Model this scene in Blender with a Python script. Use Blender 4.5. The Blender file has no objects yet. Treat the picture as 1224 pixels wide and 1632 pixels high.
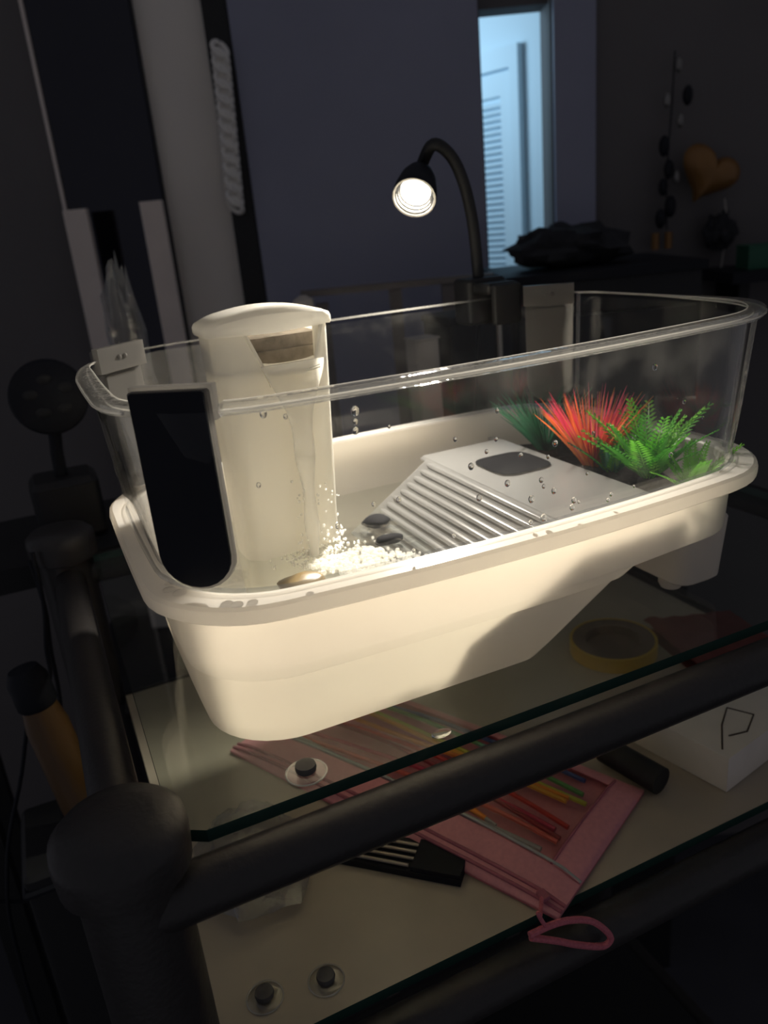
import bpy, math, random
from mathutils import Vector, Matrix, noise
random.seed(7)
sc = bpy.context.scene
C = sc.collection
PI = math.pi
R_ = math.radians

# ------------------------------------------------------------------ camera
CAM = Vector((-.0253, -.3312, .2592))
YAW, PITCH, ROLL, FPX = .3989, .3504, -.0961, 1253.5
fw = Vector((math.sin(YAW)*math.cos(PITCH), math.cos(YAW)*math.cos(PITCH), -math.sin(PITCH)))
r0 = Vector((math.cos(YAW), -math.sin(YAW), 0)); u0 = r0.cross(fw)
rt = r0*math.cos(ROLL) + u0*math.sin(ROLL); up = rt.cross(fw)
cd = bpy.data.cameras.new('camera'); cam = bpy.data.objects.new('camera', cd); C.objects.link(cam)
cam.matrix_world = Matrix(((rt.x, up.x, -fw.x, CAM.x), (rt.y, up.y, -fw.y, CAM.y), (rt.z, up.z, -fw.z, CAM.z), (0, 0, 0, 1)))
cd.sensor_fit = 'VERTICAL'; cd.sensor_height = 36; cd.lens = FPX*36/1632
cd.clip_start = .01; cd.clip_end = 50
cd.dof.use_dof = True; cd.dof.focus_distance = .43; cd.dof.aperture_fstop = 9.0
sc.camera = cam

# ------------------------------------------------------------------ world, exposure
w = bpy.data.worlds.new('night_room'); sc.world = w; w.use_nodes = True
bgn = w.node_tree.nodes['Background']; bgn.inputs[0].default_value = (.60, .60, .68, 1); bgn.inputs[1].default_value = .14
sc.view_settings.view_transform = 'Standard'; sc.view_settings.look = 'None'
sc.view_settings.gamma = 1; sc.view_settings.use_curve_mapping = False
sc.view_settings.exposure = 0.0
sc.cycles.transparent_max_bounces = 40
sc.cycles.max_bounces = 20; sc.cycles.diffuse_bounces = 12; sc.cycles.transmission_bounces = 10
sc.cycles.sample_clamp_indirect = 4.0
LAMP_STRENGTH = 14.0
SPOT_POWER = 17.0
HALL_POWER = 8.5

# hallway daylight lamp (beyond the doorway)
HD = Vector((math.sin(YAW), math.cos(YAW), 0)); RV = Vector((math.cos(YAW), -math.sin(YAW), 0))
def P(r, d, z): return Vector((CAM.x, CAM.y, 0)) + RV*r + HD*d + Vector((0, 0, z))
ld = bpy.data.lights.new('hall_lamp', 'POINT'); ld.energy = HALL_POWER; ld.color = (.50, .78, 1.0); ld.shadow_soft_size = .12
lo = bpy.data.objects.new('hall_lamp', ld); lo.location = P(-.05, 1.95, .62); C.objects.link(lo)

# ------------------------------------------------------------------ materials
def newmat(name):
    m = bpy.data.materials.new(name); m.use_nodes = True
    nt = m.node_tree; nt.nodes.clear()
    o = nt.nodes.new('ShaderNodeOutputMaterial'); return m, nt, o
def N(nt, t, **kw):
    n = nt.nodes.new(t)
    for k, v in kw.items():
        if isinstance(k, str) and hasattr(n, k) and not k[0].isupper(): setattr(n, k, v)
        else: n.inputs[k].default_value = v
    return n
def rgba(c): return (c[0], c[1], c[2], 1)
def noise_color(nt, col, var, scale, detail=3):
    tc = N(nt, 'ShaderNodeTexCoord'); nz = N(nt, 'ShaderNodeTexNoise'); nz.inputs['Scale'].default_value = scale; nz.inputs['Detail'].default_value = detail
    nt.links.new(tc.outputs['Object'], nz.inputs['Vector'])
    mx = N(nt, 'ShaderNodeMix', data_type='RGBA')
    mx.inputs['A'].default_value = rgba([c*(1-var) for c in col]); mx.inputs['B'].default_value = rgba([min(1, c*(1+var)) for c in col])
    nt.links.new(nz.outputs['Fac'], mx.inputs['Factor']); return mx.outputs['Result'], nz.outputs['Fac']
def mat(name, col, rough=.5, metal=0., var=.12, scale=60, bump=0., spec=.5, coat=0.):
    m, nt, o = newmat(name)
    p = N(nt, 'ShaderNodeBsdfPrincipled'); p.inputs['Roughness'].default_value = rough; p.inputs['Metallic'].default_value = metal
    p.inputs['Specular IOR Level'].default_value = spec; p.inputs['Coat Weight'].default_value = coat
    c, f = noise_color(nt, col, var, scale); nt.links.new(c, p.inputs['Base Color'])
    if bump:
        b = N(nt, 'ShaderNodeBump'); b.inputs['Strength'].default_value = bump; b.inputs['Distance'].default_value = .002
        nt.links.new(f, b.inputs['Height']); nt.links.new(b.outputs[0], p.inputs['Normal'])
    nt.links.new(p.outputs[0], o.inputs[0]); return m
def translucent(name, col, tr=.5, gloss=.05, rough=.25, var=.04, scale=25, tcol=None):
    m, nt, o = newmat(name)
    c, f = noise_color(nt, col, var, scale)
    d = N(nt, 'ShaderNodeBsdfDiffuse'); t = N(nt, 'ShaderNodeBsdfTranslucent'); g = N(nt, 'ShaderNodeBsdfGlossy'); g.inputs['Roughness'].default_value = rough
    nt.links.new(c, d.inputs[0])
    if tcol:
        c2, f2 = noise_color(nt, tcol, var, scale); nt.links.new(c2, t.inputs[0])
    else: nt.links.new(c, t.inputs[0])
    a = N(nt, 'ShaderNodeMixShader'); a.inputs[0].default_value = tr; nt.links.new(d.outputs[0], a.inputs[1]); nt.links.new(t.outputs[0], a.inputs[2])
    lw = N(nt, 'ShaderNodeLayerWeight'); lw.inputs[0].default_value = .5
    pw = N(nt, 'ShaderNodeMath', operation='POWER'); pw.inputs[1].default_value = 5; nt.links.new(lw.outputs['Facing'], pw.inputs[0])
    mm = N(nt, 'ShaderNodeMath', operation='MULTIPLY_ADD'); mm.inputs[1].default_value = .4; mm.inputs[2].default_value = gloss; nt.links.new(pw.outputs[0], mm.inputs[0])
    b = N(nt, 'ShaderNodeMixShader'); nt.links.new(mm.outputs[0], b.inputs[0]); nt.links.new(a.outputs[0], b.inputs[1]); nt.links.new(g.outputs[0], b.inputs[2])
    nt.links.new(b.outputs[0], o.inputs[0]); return m
def clear(name, tint=(.97, .97, .97), blend=.18, k=.9, base=.03, rough=.03, haze=0., hcol=(.9, .88, .82), bump=0., bscale=40, smudge=0.):
    """thin clear plastic / glass / water: passes light straight through, mirrors by angle, a little surface haze"""
    m, nt, o = newmat(name)
    t = N(nt, 'ShaderNodeBsdfTransparent'); t.inputs[0].default_value = rgba(tint)
    g = N(nt, 'ShaderNodeBsdfGlossy'); g.inputs['Roughness'].default_value = rough
    lw = N(nt, 'ShaderNodeLayerWeight'); lw.inputs[0].default_value = .5
    pw = N(nt, 'ShaderNodeMath', operation='POWER'); pw.inputs[1].default_value = 5-5*blend; nt.links.new(lw.outputs['Facing'], pw.inputs[0])
    mm = N(nt, 'ShaderNodeMath', operation='MULTIPLY_ADD', use_clamp=True); mm.inputs[1].default_value = k; mm.inputs[2].default_value = base; nt.links.new(pw.outputs[0], mm.inputs[0])
    b = N(nt, 'ShaderNodeMixShader'); nt.links.new(mm.outputs[0], b.inputs[0]); nt.links.new(t.outputs[0], b.inputs[1]); nt.links.new(g.outputs[0], b.inputs[2])
    last = b.outputs[0]
    tc = N(nt, 'ShaderNodeTexCoord')
    if haze or smudge:
        d = N(nt, 'ShaderNodeBsdfDiffuse'); d.inputs[0].default_value = rgba(hcol); tl = N(nt, 'ShaderNodeBsdfTranslucent'); tl.inputs[0].default_value = rgba(hcol)
        a = N(nt, 'ShaderNodeMixShader'); a.inputs[0].default_value = .5; nt.links.new(d.outputs[0], a.inputs[1]); nt.links.new(tl.outputs[0], a.inputs[2])
        h = N(nt, 'ShaderNodeMixShader'); h.inputs[0].default_value = haze
        if smudge:
            nz = N(nt, 'ShaderNodeTexNoise'); nz.inputs['Scale'].default_value = 30; nz.inputs['Detail'].default_value = 6; nt.links.new(tc.outputs['Object'], nz.inputs['Vector'])
            mr = N(nt, 'ShaderNodeMapRange'); mr.inputs[1].default_value = .5; mr.inputs[2].default_value = .75; mr.inputs[3].default_value = haze; mr.inputs[4].default_value = smudge
            nt.links.new(nz.outputs['Fac'], mr.inputs[0]); nt.links.new(mr.outputs[0], h.inputs[0])
        nt.links.new(last, h.inputs[1]); nt.links.new(a.outputs[0], h.inputs[2]); last = h.outputs[0]
    if bump:
        nz = N(nt, 'ShaderNodeTexNoise'); nz.inputs['Scale'].default_value = bscale; nz.inputs['Detail'].default_value = 2; nt.links.new(tc.outputs['Object'], nz.inputs['Vector'])
        bp = N(nt, 'ShaderNodeBump'); bp.inputs['Strength'].default_value = bump; bp.inputs['Distance'].default_value = .004
        nt.links.new(nz.outputs['Fac'], bp.inputs['Height']); nt.links.new(bp.outputs[0], g.inputs['Normal'])
    nt.links.new(last, o.inputs[0]); return m
def glassmat(name, ior=1.33):
    m, nt, o = newmat(name); g = N(nt, 'ShaderNodeBsdfGlass'); g.inputs['IOR'].default_value = ior; g.inputs['Roughness'].default_value = .02
    nt.links.new(g.outputs[0], o.inputs[0]); return m
def emit(name, col, s):
    m, nt, o = newmat(name); e = N(nt, 'ShaderNodeEmission'); e.inputs[0].default_value = rgba(col); e.inputs[1].default_value = s
    nt.links.new(e.outputs[0], o.inputs[0]); return m

M = dict(
 tub=translucent('cream_plastic', (.93, .91, .88), .52, .02, tcol=(1., .935, .84), var=.02),
 deckp=translucent('pale_grey_plastic', (.30, .297, .295), .72, .02, tcol=(.60, .595, .59)),
 rim_clear=clear('clear_rim', (.97, .97, .96), .5, .9, .09, .06, haze=.07, bump=.25, bscale=120),
 edge_highlight=clear('clear_edge_highlight', (.97, .97, .96), .5, .9, .2, .10, haze=.30, hcol=(1, .97, .92)),
 wall_clear=clear('clear_wall', (.985, .985, .98), .35, .9, .022, .02, smudge=.02, haze=.003),
 bead=clear('clear_bead', (.86, .88, .90), .5, .9, .14, .08, haze=.08),
 panel=translucent('frosted_grey_panel', (.16, .155, .15), .45, .01, tcol=(.6, .58, .55)),
 black=mat('black_plastic', (.014, .015, .020), .55, 0, .1, 30, spec=.2),
 black_rough=mat('black_rough', (.012, .012, .013), .6, 0, .25, 80),
 rackmetal=mat('black_powder_coat', (.03, .027, .026), .42, 0, .2, 300, .15),
 glass=clear('shelf_glass', (.90, .93, .91), .15, .9, .03, .02, smudge=.015, haze=.004),
 glass_edge=mat('green_glass_edge', (.03, .075, .06), .15, 0, .2, 50),
 lowshelf=mat('taupe_lower_shelf', (.44, .38, .30), .3, 0, .25, 14),
 filt=translucent('white_filter_plastic', (.93, .91, .85), .42, .03),
 sponge=mat('filter_sponge', (.26, .225, .19), .9, 0, .5, 150, .5),
 water=clear('water', (.93, .95, .93), .25, .8, .02, .03, bump=.6, bscale=45, haze=.02),
 stream=clear('falling_water', (1, 1, .99), .5, .9, .06, .06, haze=.30, hcol=(1, .98, .93), bump=.5, bscale=110),
 bubble=clear('white_bubbles', (1, 1, 1), .4, .6, .06, .1, haze=.65, hcol=(1, .99, .95)),
 foam=clear('foam_bubbles', (1, 1, .99), .45, .5, .06, .05, haze=.30, hcol=(1, .98, .94)),
 drop=clear('droplet', (.95, .95, .95), .5, 1., .08, .02, haze=.02),
 dropg=glassmat('water_drop_glass'),
 traym=mat('matt_black_tray', (.012, .012, .013), 1., 0, .2, 40, spec=.0),
 stone=mat('brown_pebble', (.22, .15, .06), .35, 0, .4, 40),
 dark_stone=mat('dark_pebble', (.018, .018, .020), .9, 0, .3, 40, spec=.05),
 soil=mat('dark_gravel', (.035, .032, .026), .85, 0, .5, 200, .8),
 grn=translucent('green_frond', (.16, .50, .08), .45, .03),
 lime=translucent('lime_frond', (.34, .75, .12), .45, .03),
 teal=translucent('teal_blade', (.08, .34, .20), .45, .03),
 org=translucent('orange_blade', (.95, .45, .18), .45, .03),
 pink=translucent('pink_blade', (.85, .20, .32), .45, .03),
 lens=emit('lamp_lens', (1., .93, .8), LAMP_STRENGTH),
 reflector=mat('lamp_reflector', (.85, .82, .75), .25, .6, .05, 50),
 pouch=translucent('pink_pouch_fabric', (.85, .38, .42), .2, .02, .5, .12, 300),
 pouch_dark=mat('pink_zip_tape', (.42, .13, .17), .7, 0, .2, 300),
 film=clear('pouch_window', (.92, .9, .9), .2, .8, .05, .12, haze=.03, hcol=(.8, .6, .6)),
 knob=translucent('grey_rubber_knob', (.16, .155, .15), .4, .03),
 whitebox=mat('white_cardboard', (.88, .80, .70), .7, 0, .08, 40),
 boxline=mat('dark_ink', (.08, .05, .03), .8),
 tape=mat('yellow_tape', (.66, .42, .05), .4, 0, .1, 50),
 tapeside=mat('tape_roll_side', (.16, .12, .10), .5, 0, .2, 120),
 grille=mat('bare_metal_slat', (.40, .35, .30), .4, .5, .1, 80),
 wall=mat('grey_wall_paint', (.80, .75, .69), .8, 0, .05, 6),
 wall_dark=mat('dark_wall_tone', (.13, .12, .12), .8, 0, .1, 6),
 navy=mat('navy_door_paint', (.27, .28, .37), .5, 0, .12, 5),
 floor=mat('dark_floor', (.05, .05, .06), .6, 0, .3, 8),
 hall=mat('hall_wall_paint', (.70, .80, .86), .8, 0, .03, 4),
 mirror=mat('dark_mirror_glass', (.05, .05, .06), .06, .9, .1, 5),
 beige=mat('pale_wood_frame', (.75, .66, .60), .6, 0, .06, 30),
 silver=mat('silver_chain', (.95, .86, .74), .3, .2, .35, 500, .6),
 dim_silver=mat('dim_silver_bauble', (.22, .21, .20), .25, .5, .2, 30),
 orange_foil=mat('amber_foil', (.24, .115, .03), .35, .2, .2, 20),
 green_box=mat('dark_green_card', (.02, .11, .06), .6, 0, .15, 40),
 fabric=mat('black_cloth', (.02, .02, .024), .9, 0, .4, 60, .5),
 chair=mat('dark_chair_wood', (.16, .14, .13), .45, 0, .25, 40),
 bag=clear('crinkled_clear_bag', (.8, .8, .8), .35, .9, .10, .1, haze=.18, bump=.6, bscale=80),
 amber=mat('brown_amber_plastic', (.10, .05, .014), .4, 0, .25, 25),
 cloth_red=mat('dull_red_cloth', (.20, .06, .05), .9, 0, .3, 80, .4),
 paper=mat('pale_paper_box', (.45, .42, .38), .7, 0, .1, 40),
 pink_cord=mat('pink_braided_cord', (.62, .16, .20), .7, 0, .3, 500, .5),
)
def wire(name, c): return mat(name, c, .35, 0, .08, 60)

# ------------------------------------------------------------------ mesh helpers
class MB:
    def __init__(s): s.v = []; s.f = []; s.mi = []
    def add(s, vs, fs, mi=0):
        o = len(s.v); s.v += [Vector(x) for x in vs]
        for f in fs: s.f.append([i+o for i in f]); s.mi.append(mi)
        return s
    def loft(s, rings, closed=True, cap0=False, cap1=False, mi=0):
        n = len(rings[0]); vs = [p for r in rings for p in r]; fs = []
        for i in range(len(rings)-1):
            for j in range(n if closed else n-1):
                k = (j+1) % n; fs.append([i*n+j, i*n+k, (i+1)*n+k, (i+1)*n+j])
        if cap0: fs.append(list(range(n))[::-1])
        if cap1: fs.append([(len(rings)-1)*n+j for j in range(n)])
        return s.add(vs, fs, mi)
    def box(s, lo, hi, mi=0, mtx=None):
        x0, y0, z0 = lo; x1, y1, z1 = hi
        vs = [Vector(p) for p in ((x0,y0,z0),(x1,y0,z0),(x1,y1,z0),(x0,y1,z0),(x0,y0,z1),(x1,y0,z1),(x1,y1,z1),(x0,y1,z1))]
        if mtx: vs = [mtx @ v for v in vs]
        return s.add(vs, [(0,3,2,1),(4,5,6,7),(0,1,5,4),(1,2,6,5),(2,3,7,6),(3,0,4,7)], mi)
    def rbox(s, lo, hi, r, mtx=None, n=3, mi=0):
        """box with all edges rounded in plan and chamfered top/bottom"""
        x0, y0, z0 = lo; x1, y1, z1 = hi; rings = []
        for z, e in ((z0, r*.6), (z0+r*.6, 0), (z1-r*.6, 0), (z1, r*.6)):
            ring = []
            for cx, cy, a0 in ((x1-r, y0+r, -90), (x1-r, y1-r, 0), (x0+r, y1-r, 90), (x0+r, y0+r, 180)):
                for k in range(n+1):
                    a = R_(a0+90*k/n); ring.append(Vector((cx+(r-e)*math.cos(a), cy+(r-e)*math.sin(a), z)))
            rings.append([mtx @ v for v in ring] if mtx else ring)
        return s.loft(rings, True, True, True, mi)
    def tube(s, path, r, n=10, cap=True, closed=False, flat=1., mi=0):
        path = [Vector(p) for p in path]; rings = []; up_ = None; m = len(path)
        for i, p in enumerate(path):
            if closed: t = path[(i+1) % m]-path[i-1]
            else: t = path[min(i+1, m-1)]-path[max(i-1, 0)]
            t.normalize()
            if up_ is None:
                up_ = Vector((0, 0, 1)) if abs(t.z) < .9 else Vector((1, 0, 0))
            a = up_-t*up_.dot(t); a.normalize(); up_ = a; b = t.cross(a)
            rr = r(i/(m-1)) if callable(r) else r
            rings.append([p+a*rr*flat*math.cos(2*PI*k/n)+b*rr*math.sin(2*PI*k/n) for k in range(n)])
        if closed: rings.append(rings[0]); cap = False
        return s.loft(rings, True, cap, cap, mi)
    def lathe(s, prof, n=24, mtx=None, cap0=True, cap1=True, mi=0):
        rings = []
        for r, z in prof:
            ring = [Vector((r*math.cos(2*PI*k/n), r*math.sin(2*PI*k/n), z)) for k in range(n)]
            rings.append([mtx @ v for v in ring] if mtx else ring)
        return s.loft(rings, True, cap0, cap1, mi)
    def ball(s, c, r, n=8, m=5, sc=(1, 1, 1), mtx=None, mi=0):
        pr = [(max(1e-5, math.sin(PI*i/m)), -math.cos(PI*i/m)) for i in range(m+1)]
        T = Matrix.Translation(Vector(c)) @ (mtx or Matrix()) @ Matrix.Diagonal((r*sc[0], r*sc[1], r*sc[2], 1))
        return s.lathe(pr, n, T, False, False, mi)
    def build(s, name, m, parent=None, smooth=True, angle=40, origin=None):
        me = bpy.data.meshes.new(name)
        org = Vector(origin) if origin is not None else Vector((0, 0, 0))
        me.from_pydata([tuple(v-org) for v in s.v], [], s.f)
        for x in (m if isinstance(m, (list, tuple)) else [m]): me.materials.append(x)
        for i, p in enumerate(me.polygons): p.material_index = s.mi[i]
        import bmesh
        bm = bmesh.new(); bm.from_mesh(me); bmesh.ops.recalc_face_normals(bm, faces=bm.faces); bm.to_mesh(me); bm.free()
        if smooth:
            me.shade_smooth(); me.set_sharp_from_angle(angle=R_(angle))
        o = bpy.data.objects.new(name, me); C.objects.link(o); o.location = org
        if parent is not None: attach(o, parent)
        return o
def wloc(o):
    p = Vector((0, 0, 0))
    while o is not None: p = p + o.location; o = o.parent
    return p
def attach(o, parent):
    o.parent = parent; o.location = o.location - wloc(parent)
def thing(name, label, cat, loc, group=None):
    o = bpy.data.objects.new(name, None); o.empty_display_size = .02; C.objects.link(o); o.location = loc
    return tag(o, label, cat, group)
def tag(o, label, cat, group=None, kind=None):
    o['label'] = label; o['category'] = cat
    if group: o['group'] = group
    if kind: o['kind'] = kind
    return o
def struct(name, mb, m, label=None, cat=None):
    o = mb.build(name, m, smooth=False); o['kind'] = 'structure'
    if label: o['label'] = label
    if cat: o['category'] = cat
    return o
def frame(o, zdir, xhint=(1, 0, 0)):
    z = Vector(zdir).normalized(); x = Vector(xhint); x = (x-z*x.dot(z)).normalized(); y = z.cross(x)
    return Matrix(((x.x, y.x, z.x, o[0]), (x.y, y.y, z.y, o[1]), (x.z, y.z, z.z, o[2]), (0, 0, 0, 1)))
def smoothpath(pts, k=6):
    pts = [Vector(p) for p in pts]; out = []
    for i in range(len(pts)-1):
        p0 = pts[max(i-1, 0)]; p1 = pts[i]; p2 = pts[i+1]; p3 = pts[min(i+2, len(pts)-1)]
        for j in range(k):
            t = j/k; out.append(.5*((2*p1)+(p2-p0)*t+(2*p0-5*p1+4*p2-p3)*t*t+(-p0+3*p1-3*p2+p3)*t**3))
    out.append(pts[-1]); return out

# ================================================================== THE ROOM (axes follow the room, not the rack)
FLOOR_Z = -1.3
def roombox(r0, r1, d0, d1, z0, z1, mb=None):
    mb = mb or MB(); T = Matrix(((RV.x, HD.x, 0, CAM.x), (RV.y, HD.y, 0, CAM.y), (0, 0, 1, 0), (0, 0, 0, 1)))
    return mb.box((r0, d0, z0), (r1, d1, z1), mtx=T)
WD = 1.6
struct('floor', roombox(-2.2, 2.2, -.9, 4.2, FLOOR_Z-.05, FLOOR_Z), M['floor'])
struct('wall_left', roombox(-2.2, -.541, WD, WD+.08, FLOOR_Z, 1.4), M['wall_dark'])  # same plane as the pier, in a darker tone
struct('wall_pier', roombox(-.540, -.233, WD, WD+.08, FLOOR_Z, 1.4), M['wall'])
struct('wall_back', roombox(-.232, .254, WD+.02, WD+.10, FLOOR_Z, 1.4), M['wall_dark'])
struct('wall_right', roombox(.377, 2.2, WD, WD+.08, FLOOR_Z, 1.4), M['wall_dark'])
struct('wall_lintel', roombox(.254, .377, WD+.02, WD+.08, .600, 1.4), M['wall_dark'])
# door casing strips
struct('trim_1', roombox(.380, .455, WD-.015, WD-.001, FLOOR_Z, 1.4), M['navy'])
# the navy door leaf, folded back against the wall
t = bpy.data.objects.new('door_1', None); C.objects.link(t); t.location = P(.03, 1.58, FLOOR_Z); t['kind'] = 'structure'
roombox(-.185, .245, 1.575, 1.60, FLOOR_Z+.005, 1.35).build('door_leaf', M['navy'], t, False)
roombox(-.230, -.187, 1.578, 1.60, FLOOR_Z+.005, 1.35).build('door_shade_strip', M['black_rough'], t, False)  # black strip added for the soft shade between pier and door
# hallway beyond
S0 = Vector((.48, 2.0)); SD = Vector((-.64, .77)).normalized(); SN = Vector((-SD.y, SD.x))  # wall runs away to the left
if SN.y > 0: SN = -SN
def HP(s, off, z):
    q = S0+SD*s+SN*off; return P(q.x, q.y, z)
def hallbox(s0, s1, o0, o1, z0, z1, mb=None, tilt=0):
    mb = mb or MB()
    vs = [HP(s, o, z) for z in (z0, z1) for s, o in ((s0, o0), (s1, o0), (s1, o1), (s0, o1))]
    if tilt:
        vs = [HP(s, o, z + (tilt if o == o1 else 0)) for z in (z0, z1) for s, o in ((s0, o0), (s1, o0), (s1, o1), (s0, o1))]
    return mb.add(vs, [(0,3,2,1),(4,5,6,7),(0,1,5,4),(1,2,6,5),(2,3,7,6),(3,0,4,7)])
struct('wall_hall', hallbox(-.38, 1.6, 0, -.06, FLOOR_Z, 1.4), M['hall'])
t = bpy.data.objects.new('door_2', None); C.objects.link(t); t.location = HP(.4, .01, FLOOR_Z); t['kind'] = 'structure'
hallbox(.088, .115, 0, .022, FLOOR_Z, .62).build('casing', M['hall'], t, False)
hallbox(.115, .72, 0, .022, .575, .62).build('casing', M['hall'], t, False)
hallbox(.118, .150, 0, .014, FLOOR_Z+.01, .57).build('stile', M['hall'], t, False)
hallbox(.150, .70, 0, .014, .52, .57).build('rail', M['hall'], t, False)
mb = MB()
for i in range(46): hallbox(.150, .70, .001, .013, .505-i*.0145, .510-i*.0145, mb, -.007)
o = mb.build('louver_slats', M['hall'], t, False); o['kind'] = 'stuff'

# ================================================================== RACK
rack = thing('shelf_rack', 'black tubular metal rack with glass shelves holding the turtle tank', 'shelf rack', (.26, .17, FLOOR_Z))
ZL = -.15
def glassplate(x0, x1, y0, y1, zt, th, cut=.014):
    pl = [(x0, y0+.009), (x0+cut, y0), (x1-cut, y0), (x1, y0+.009), (x1, y1), (x0, y1)]
    mb = MB(); n = len(pl)
    vs = [Vector((x, y, zt-th)) for x, y in pl]+[Vector((x, y, zt)) for x, y in pl]
    mb.add(vs, [list(range(n))[::-1], list(range(n, 2*n))], 0)
    mb.add(vs, [(j, (j+1) % n, n+(j+1) % n, n+j) for j in range(n)], 1)
    return mb
PX0, PX1, PY0, PY1 = -.036, .565, -.024, .40
glassplate(-.013, .552, -.018, .39, 0., .007).build('glass_shelf', [M['glass'], M['glass_edge']], rack, False)
glassplate(-.013, .552, -.018, .39, ZL, .007).build('lower_shelf', [M['lowshelf'], M['glass_edge']], rack, False)
glassplate(-.013, .552, -.018, .39, -.72, .007).build('bottom_shelf', [M['black_rough'], M['black_rough']], rack, False)
for zr in (-.017, ZL-.017, -.737):
    for a, b in (((PX0, -.033, zr), (PX1, -.033, zr)), ((PX0, PY1, zr), (PX1, PY1, zr)), ((PX0, -.033, zr), (PX0, PY1, zr)), ((PX1, -.033, zr), (PX1, PY1, zr))):
        a, b = Vector(a), Vector(b); q = MB(); path = [a.lerp(b, i/8) for i in range(9)]
        q.tube(path, .0135, 16).build('rail', M['rackmetal'], rack)
for px in (PX0, PX1):
    for py in (PY0, PY1):
        q = MB().lathe([(.0235, FLOOR_Z), (.0235, .001)], 28, Matrix.Translation((px, py, 0))).build('leg', M['rackmetal'], rack)
        MB().lathe([(.025, .000), (.0290, .002), (.0300, .016), (.0290, .023), (.0245, .0275), (.015, .0295), (.0001, .030)], 32, Matrix.Translation((px, py, 0)), True, False).build('post_cap', M['rackmetal'], q)
def pad(x, y, z):
    T = Matrix.Translation((x, y, z))
    o = MB().lathe([(.0105, 0), (.0105, .0008), (.009, .0016), (.006, .0022)], 24, T, True, True).build('suction_pad', M['drop'], rack)
    MB().tube([T @ Vector((.0105*math.cos(2*PI*k/24), .0105*math.sin(2*PI*k/24), .0006)) for k in range(24)], .00055, 6, closed=True).build('pad_edge', M['edge_highlight'], o)
    MB().lathe([(.0052, .0020), (.0056, .0035), (.0052, .0055), (.0030, .0062), (.0001, .0058)], 20, T, True, False).build('knob', M['knob'], o)
pad(.056, -.004, .0002); pad(.051, .003, ZL+.0002); pad(.016, .010, ZL+.0002)

# ================================================================== TANK
TW, H1, H2 = .2459, .0986, .1938
def outline(x0, x1, y0, y1, rl, rr, b, be, n=9, xr=(0., .4), nl=18, ns=8):
    base = []
    for cx, cy, a0, r in ((x1-rr, y0+rr, -90, rr), (x1-rr, y1-rr, 0, rr), (x0+rl, y1-rl, 90, rl), (x0+rl, y0+rl, 180, rl)):
        base.append([(cx+r*math.cos(R_(a0+90*k/n)), cy+r*math.sin(R_(a0+90*k/n))) for k in range(n+1)])
    pts = []
    for i in range(4):
        pts += base[i]; a = base[i][-1]; c = base[(i+1) % 4][0]; m = ns if i % 2 == 0 else nl
        for k in range(1, m): pts.append((a[0]+(c[0]-a[0])*k/m, a[1]+(c[1]-a[1])*k/m))
    xc, hx = (xr[0]+xr[1])/2, (xr[1]-xr[0])/2; yc, hy = (y0+y1)/2, (y1-y0)/2
    out = []
    for x, y in pts:
        u = max(-1, min(1, (x-xc)/hx)); v = (y-yc)/hy
        out.append((x+be*u*(1-v*v), y+b*v*(1-u*u)))
    return out
def topring(ins, z): return [Vector((x, y, z)) for x, y in outline(ins, .4-ins, ins, TW-ins, .0645-ins*.8, .0645-ins*.8, .0152, .0039)]
def tubring(ins, z, x1=None, b=.0144, rr=None, xl=0.):
    r = .0544-ins*.5
    return [Vector((x, y, z)) for x, y in outline(.0009+ins+xl, (x1 if x1 is not None else .3964-ins), -.0008+ins, .2475-ins, r, rr if rr else r, b, .0019)]
tank = thing('turtle_tank', 'cream plastic turtle tank with clear fence walls standing on the glass shelf', 'turtle tank', (.15, .12, 0))
mb = MB()
rings = [tubring(.0135, .0880), tubring(.003, .0885), tubring(.0005, .0905), tubring(0, .0940), tubring(.0006, .0972), tubring(.0025, .0986), tubring(.0155, .0986), tubring(.0165, .0975),
         tubring(.0185, .0600, b=.011),
         tubring(.0185, .0595, x1=.2885, b=.011, rr=.022), tubring(.0200, .045, x1=.270, b=.009, rr=.022),
         tubring(.0235, .010, x1=.2225, b=.003, rr=.022), tubring(.030, .0045, x1=.212, b=.002, rr=.02), tubring(.05, .004, x1=.195, b=0, rr=.02)]
mb.loft(rings, True, False, True)
rings = [tubring(.0135, .0880), tubring(.0150, .0560, b=.012), tubring(.0150, .0545, x1=.2925, b=.012, rr=.024), tubring(.0160, .0480, x1=.2845, b=.010, rr=.024), tubring(.0186, .0462, x1=.2805, b=.0096, rr=.024),
         tubring(.0212, .012, x1=.2360, b=.004, rr=.024), tubring(.0225, .005, x1=.2260, b=.003, rr=.022), tubring(.0265, .0015, x1=.2180, b=.002, rr=.02), tubring(.034, .0003, x1=.207, b=.001, rr=.02)]
mb.loft(rings, True, False, True)
mb.build('tub', M['tub'], tank, True, 32)
# planter pot under the far right end with its peg foot
mb = MB(); rings = []
for z, e in ((.056, -.003), (.014, 0), (.012, .002)):
    rings.append([Vector((x, y, z)) for x, y in outline(.334+e, .374-e, .026+e, .224-e, .010, .012, 0, 0, n=4, nl=4, ns=6)])
mb.loft(rings, True, False, True).build('planter_pot', M['tub'], tank)
for y in (.052, .196): MB().lathe([(.0085, .0125), (.0085, .004), (.007, .001), (.004, .0)], 18, Matrix.Translation((.350, y, 0))).build('peg_foot', M['tub'], tank)
# fence
def fencering(ins, z): return topring(ins, z)
wall = MB().loft([topring(.0135, .0990), topring(.0062, .1895)])
wall.loft([topring(.0155, .0990), topring(.0082, .1895)])
wall.build('clear_wall', M['wall_clear'], tank)
MB().loft([topring(.0126, .0988), topring(.0120, .0998), topring(.0126, .1010), topring(.0138, .1014)]).build('wall_foot_bead', M['bead'], tank)
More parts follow.
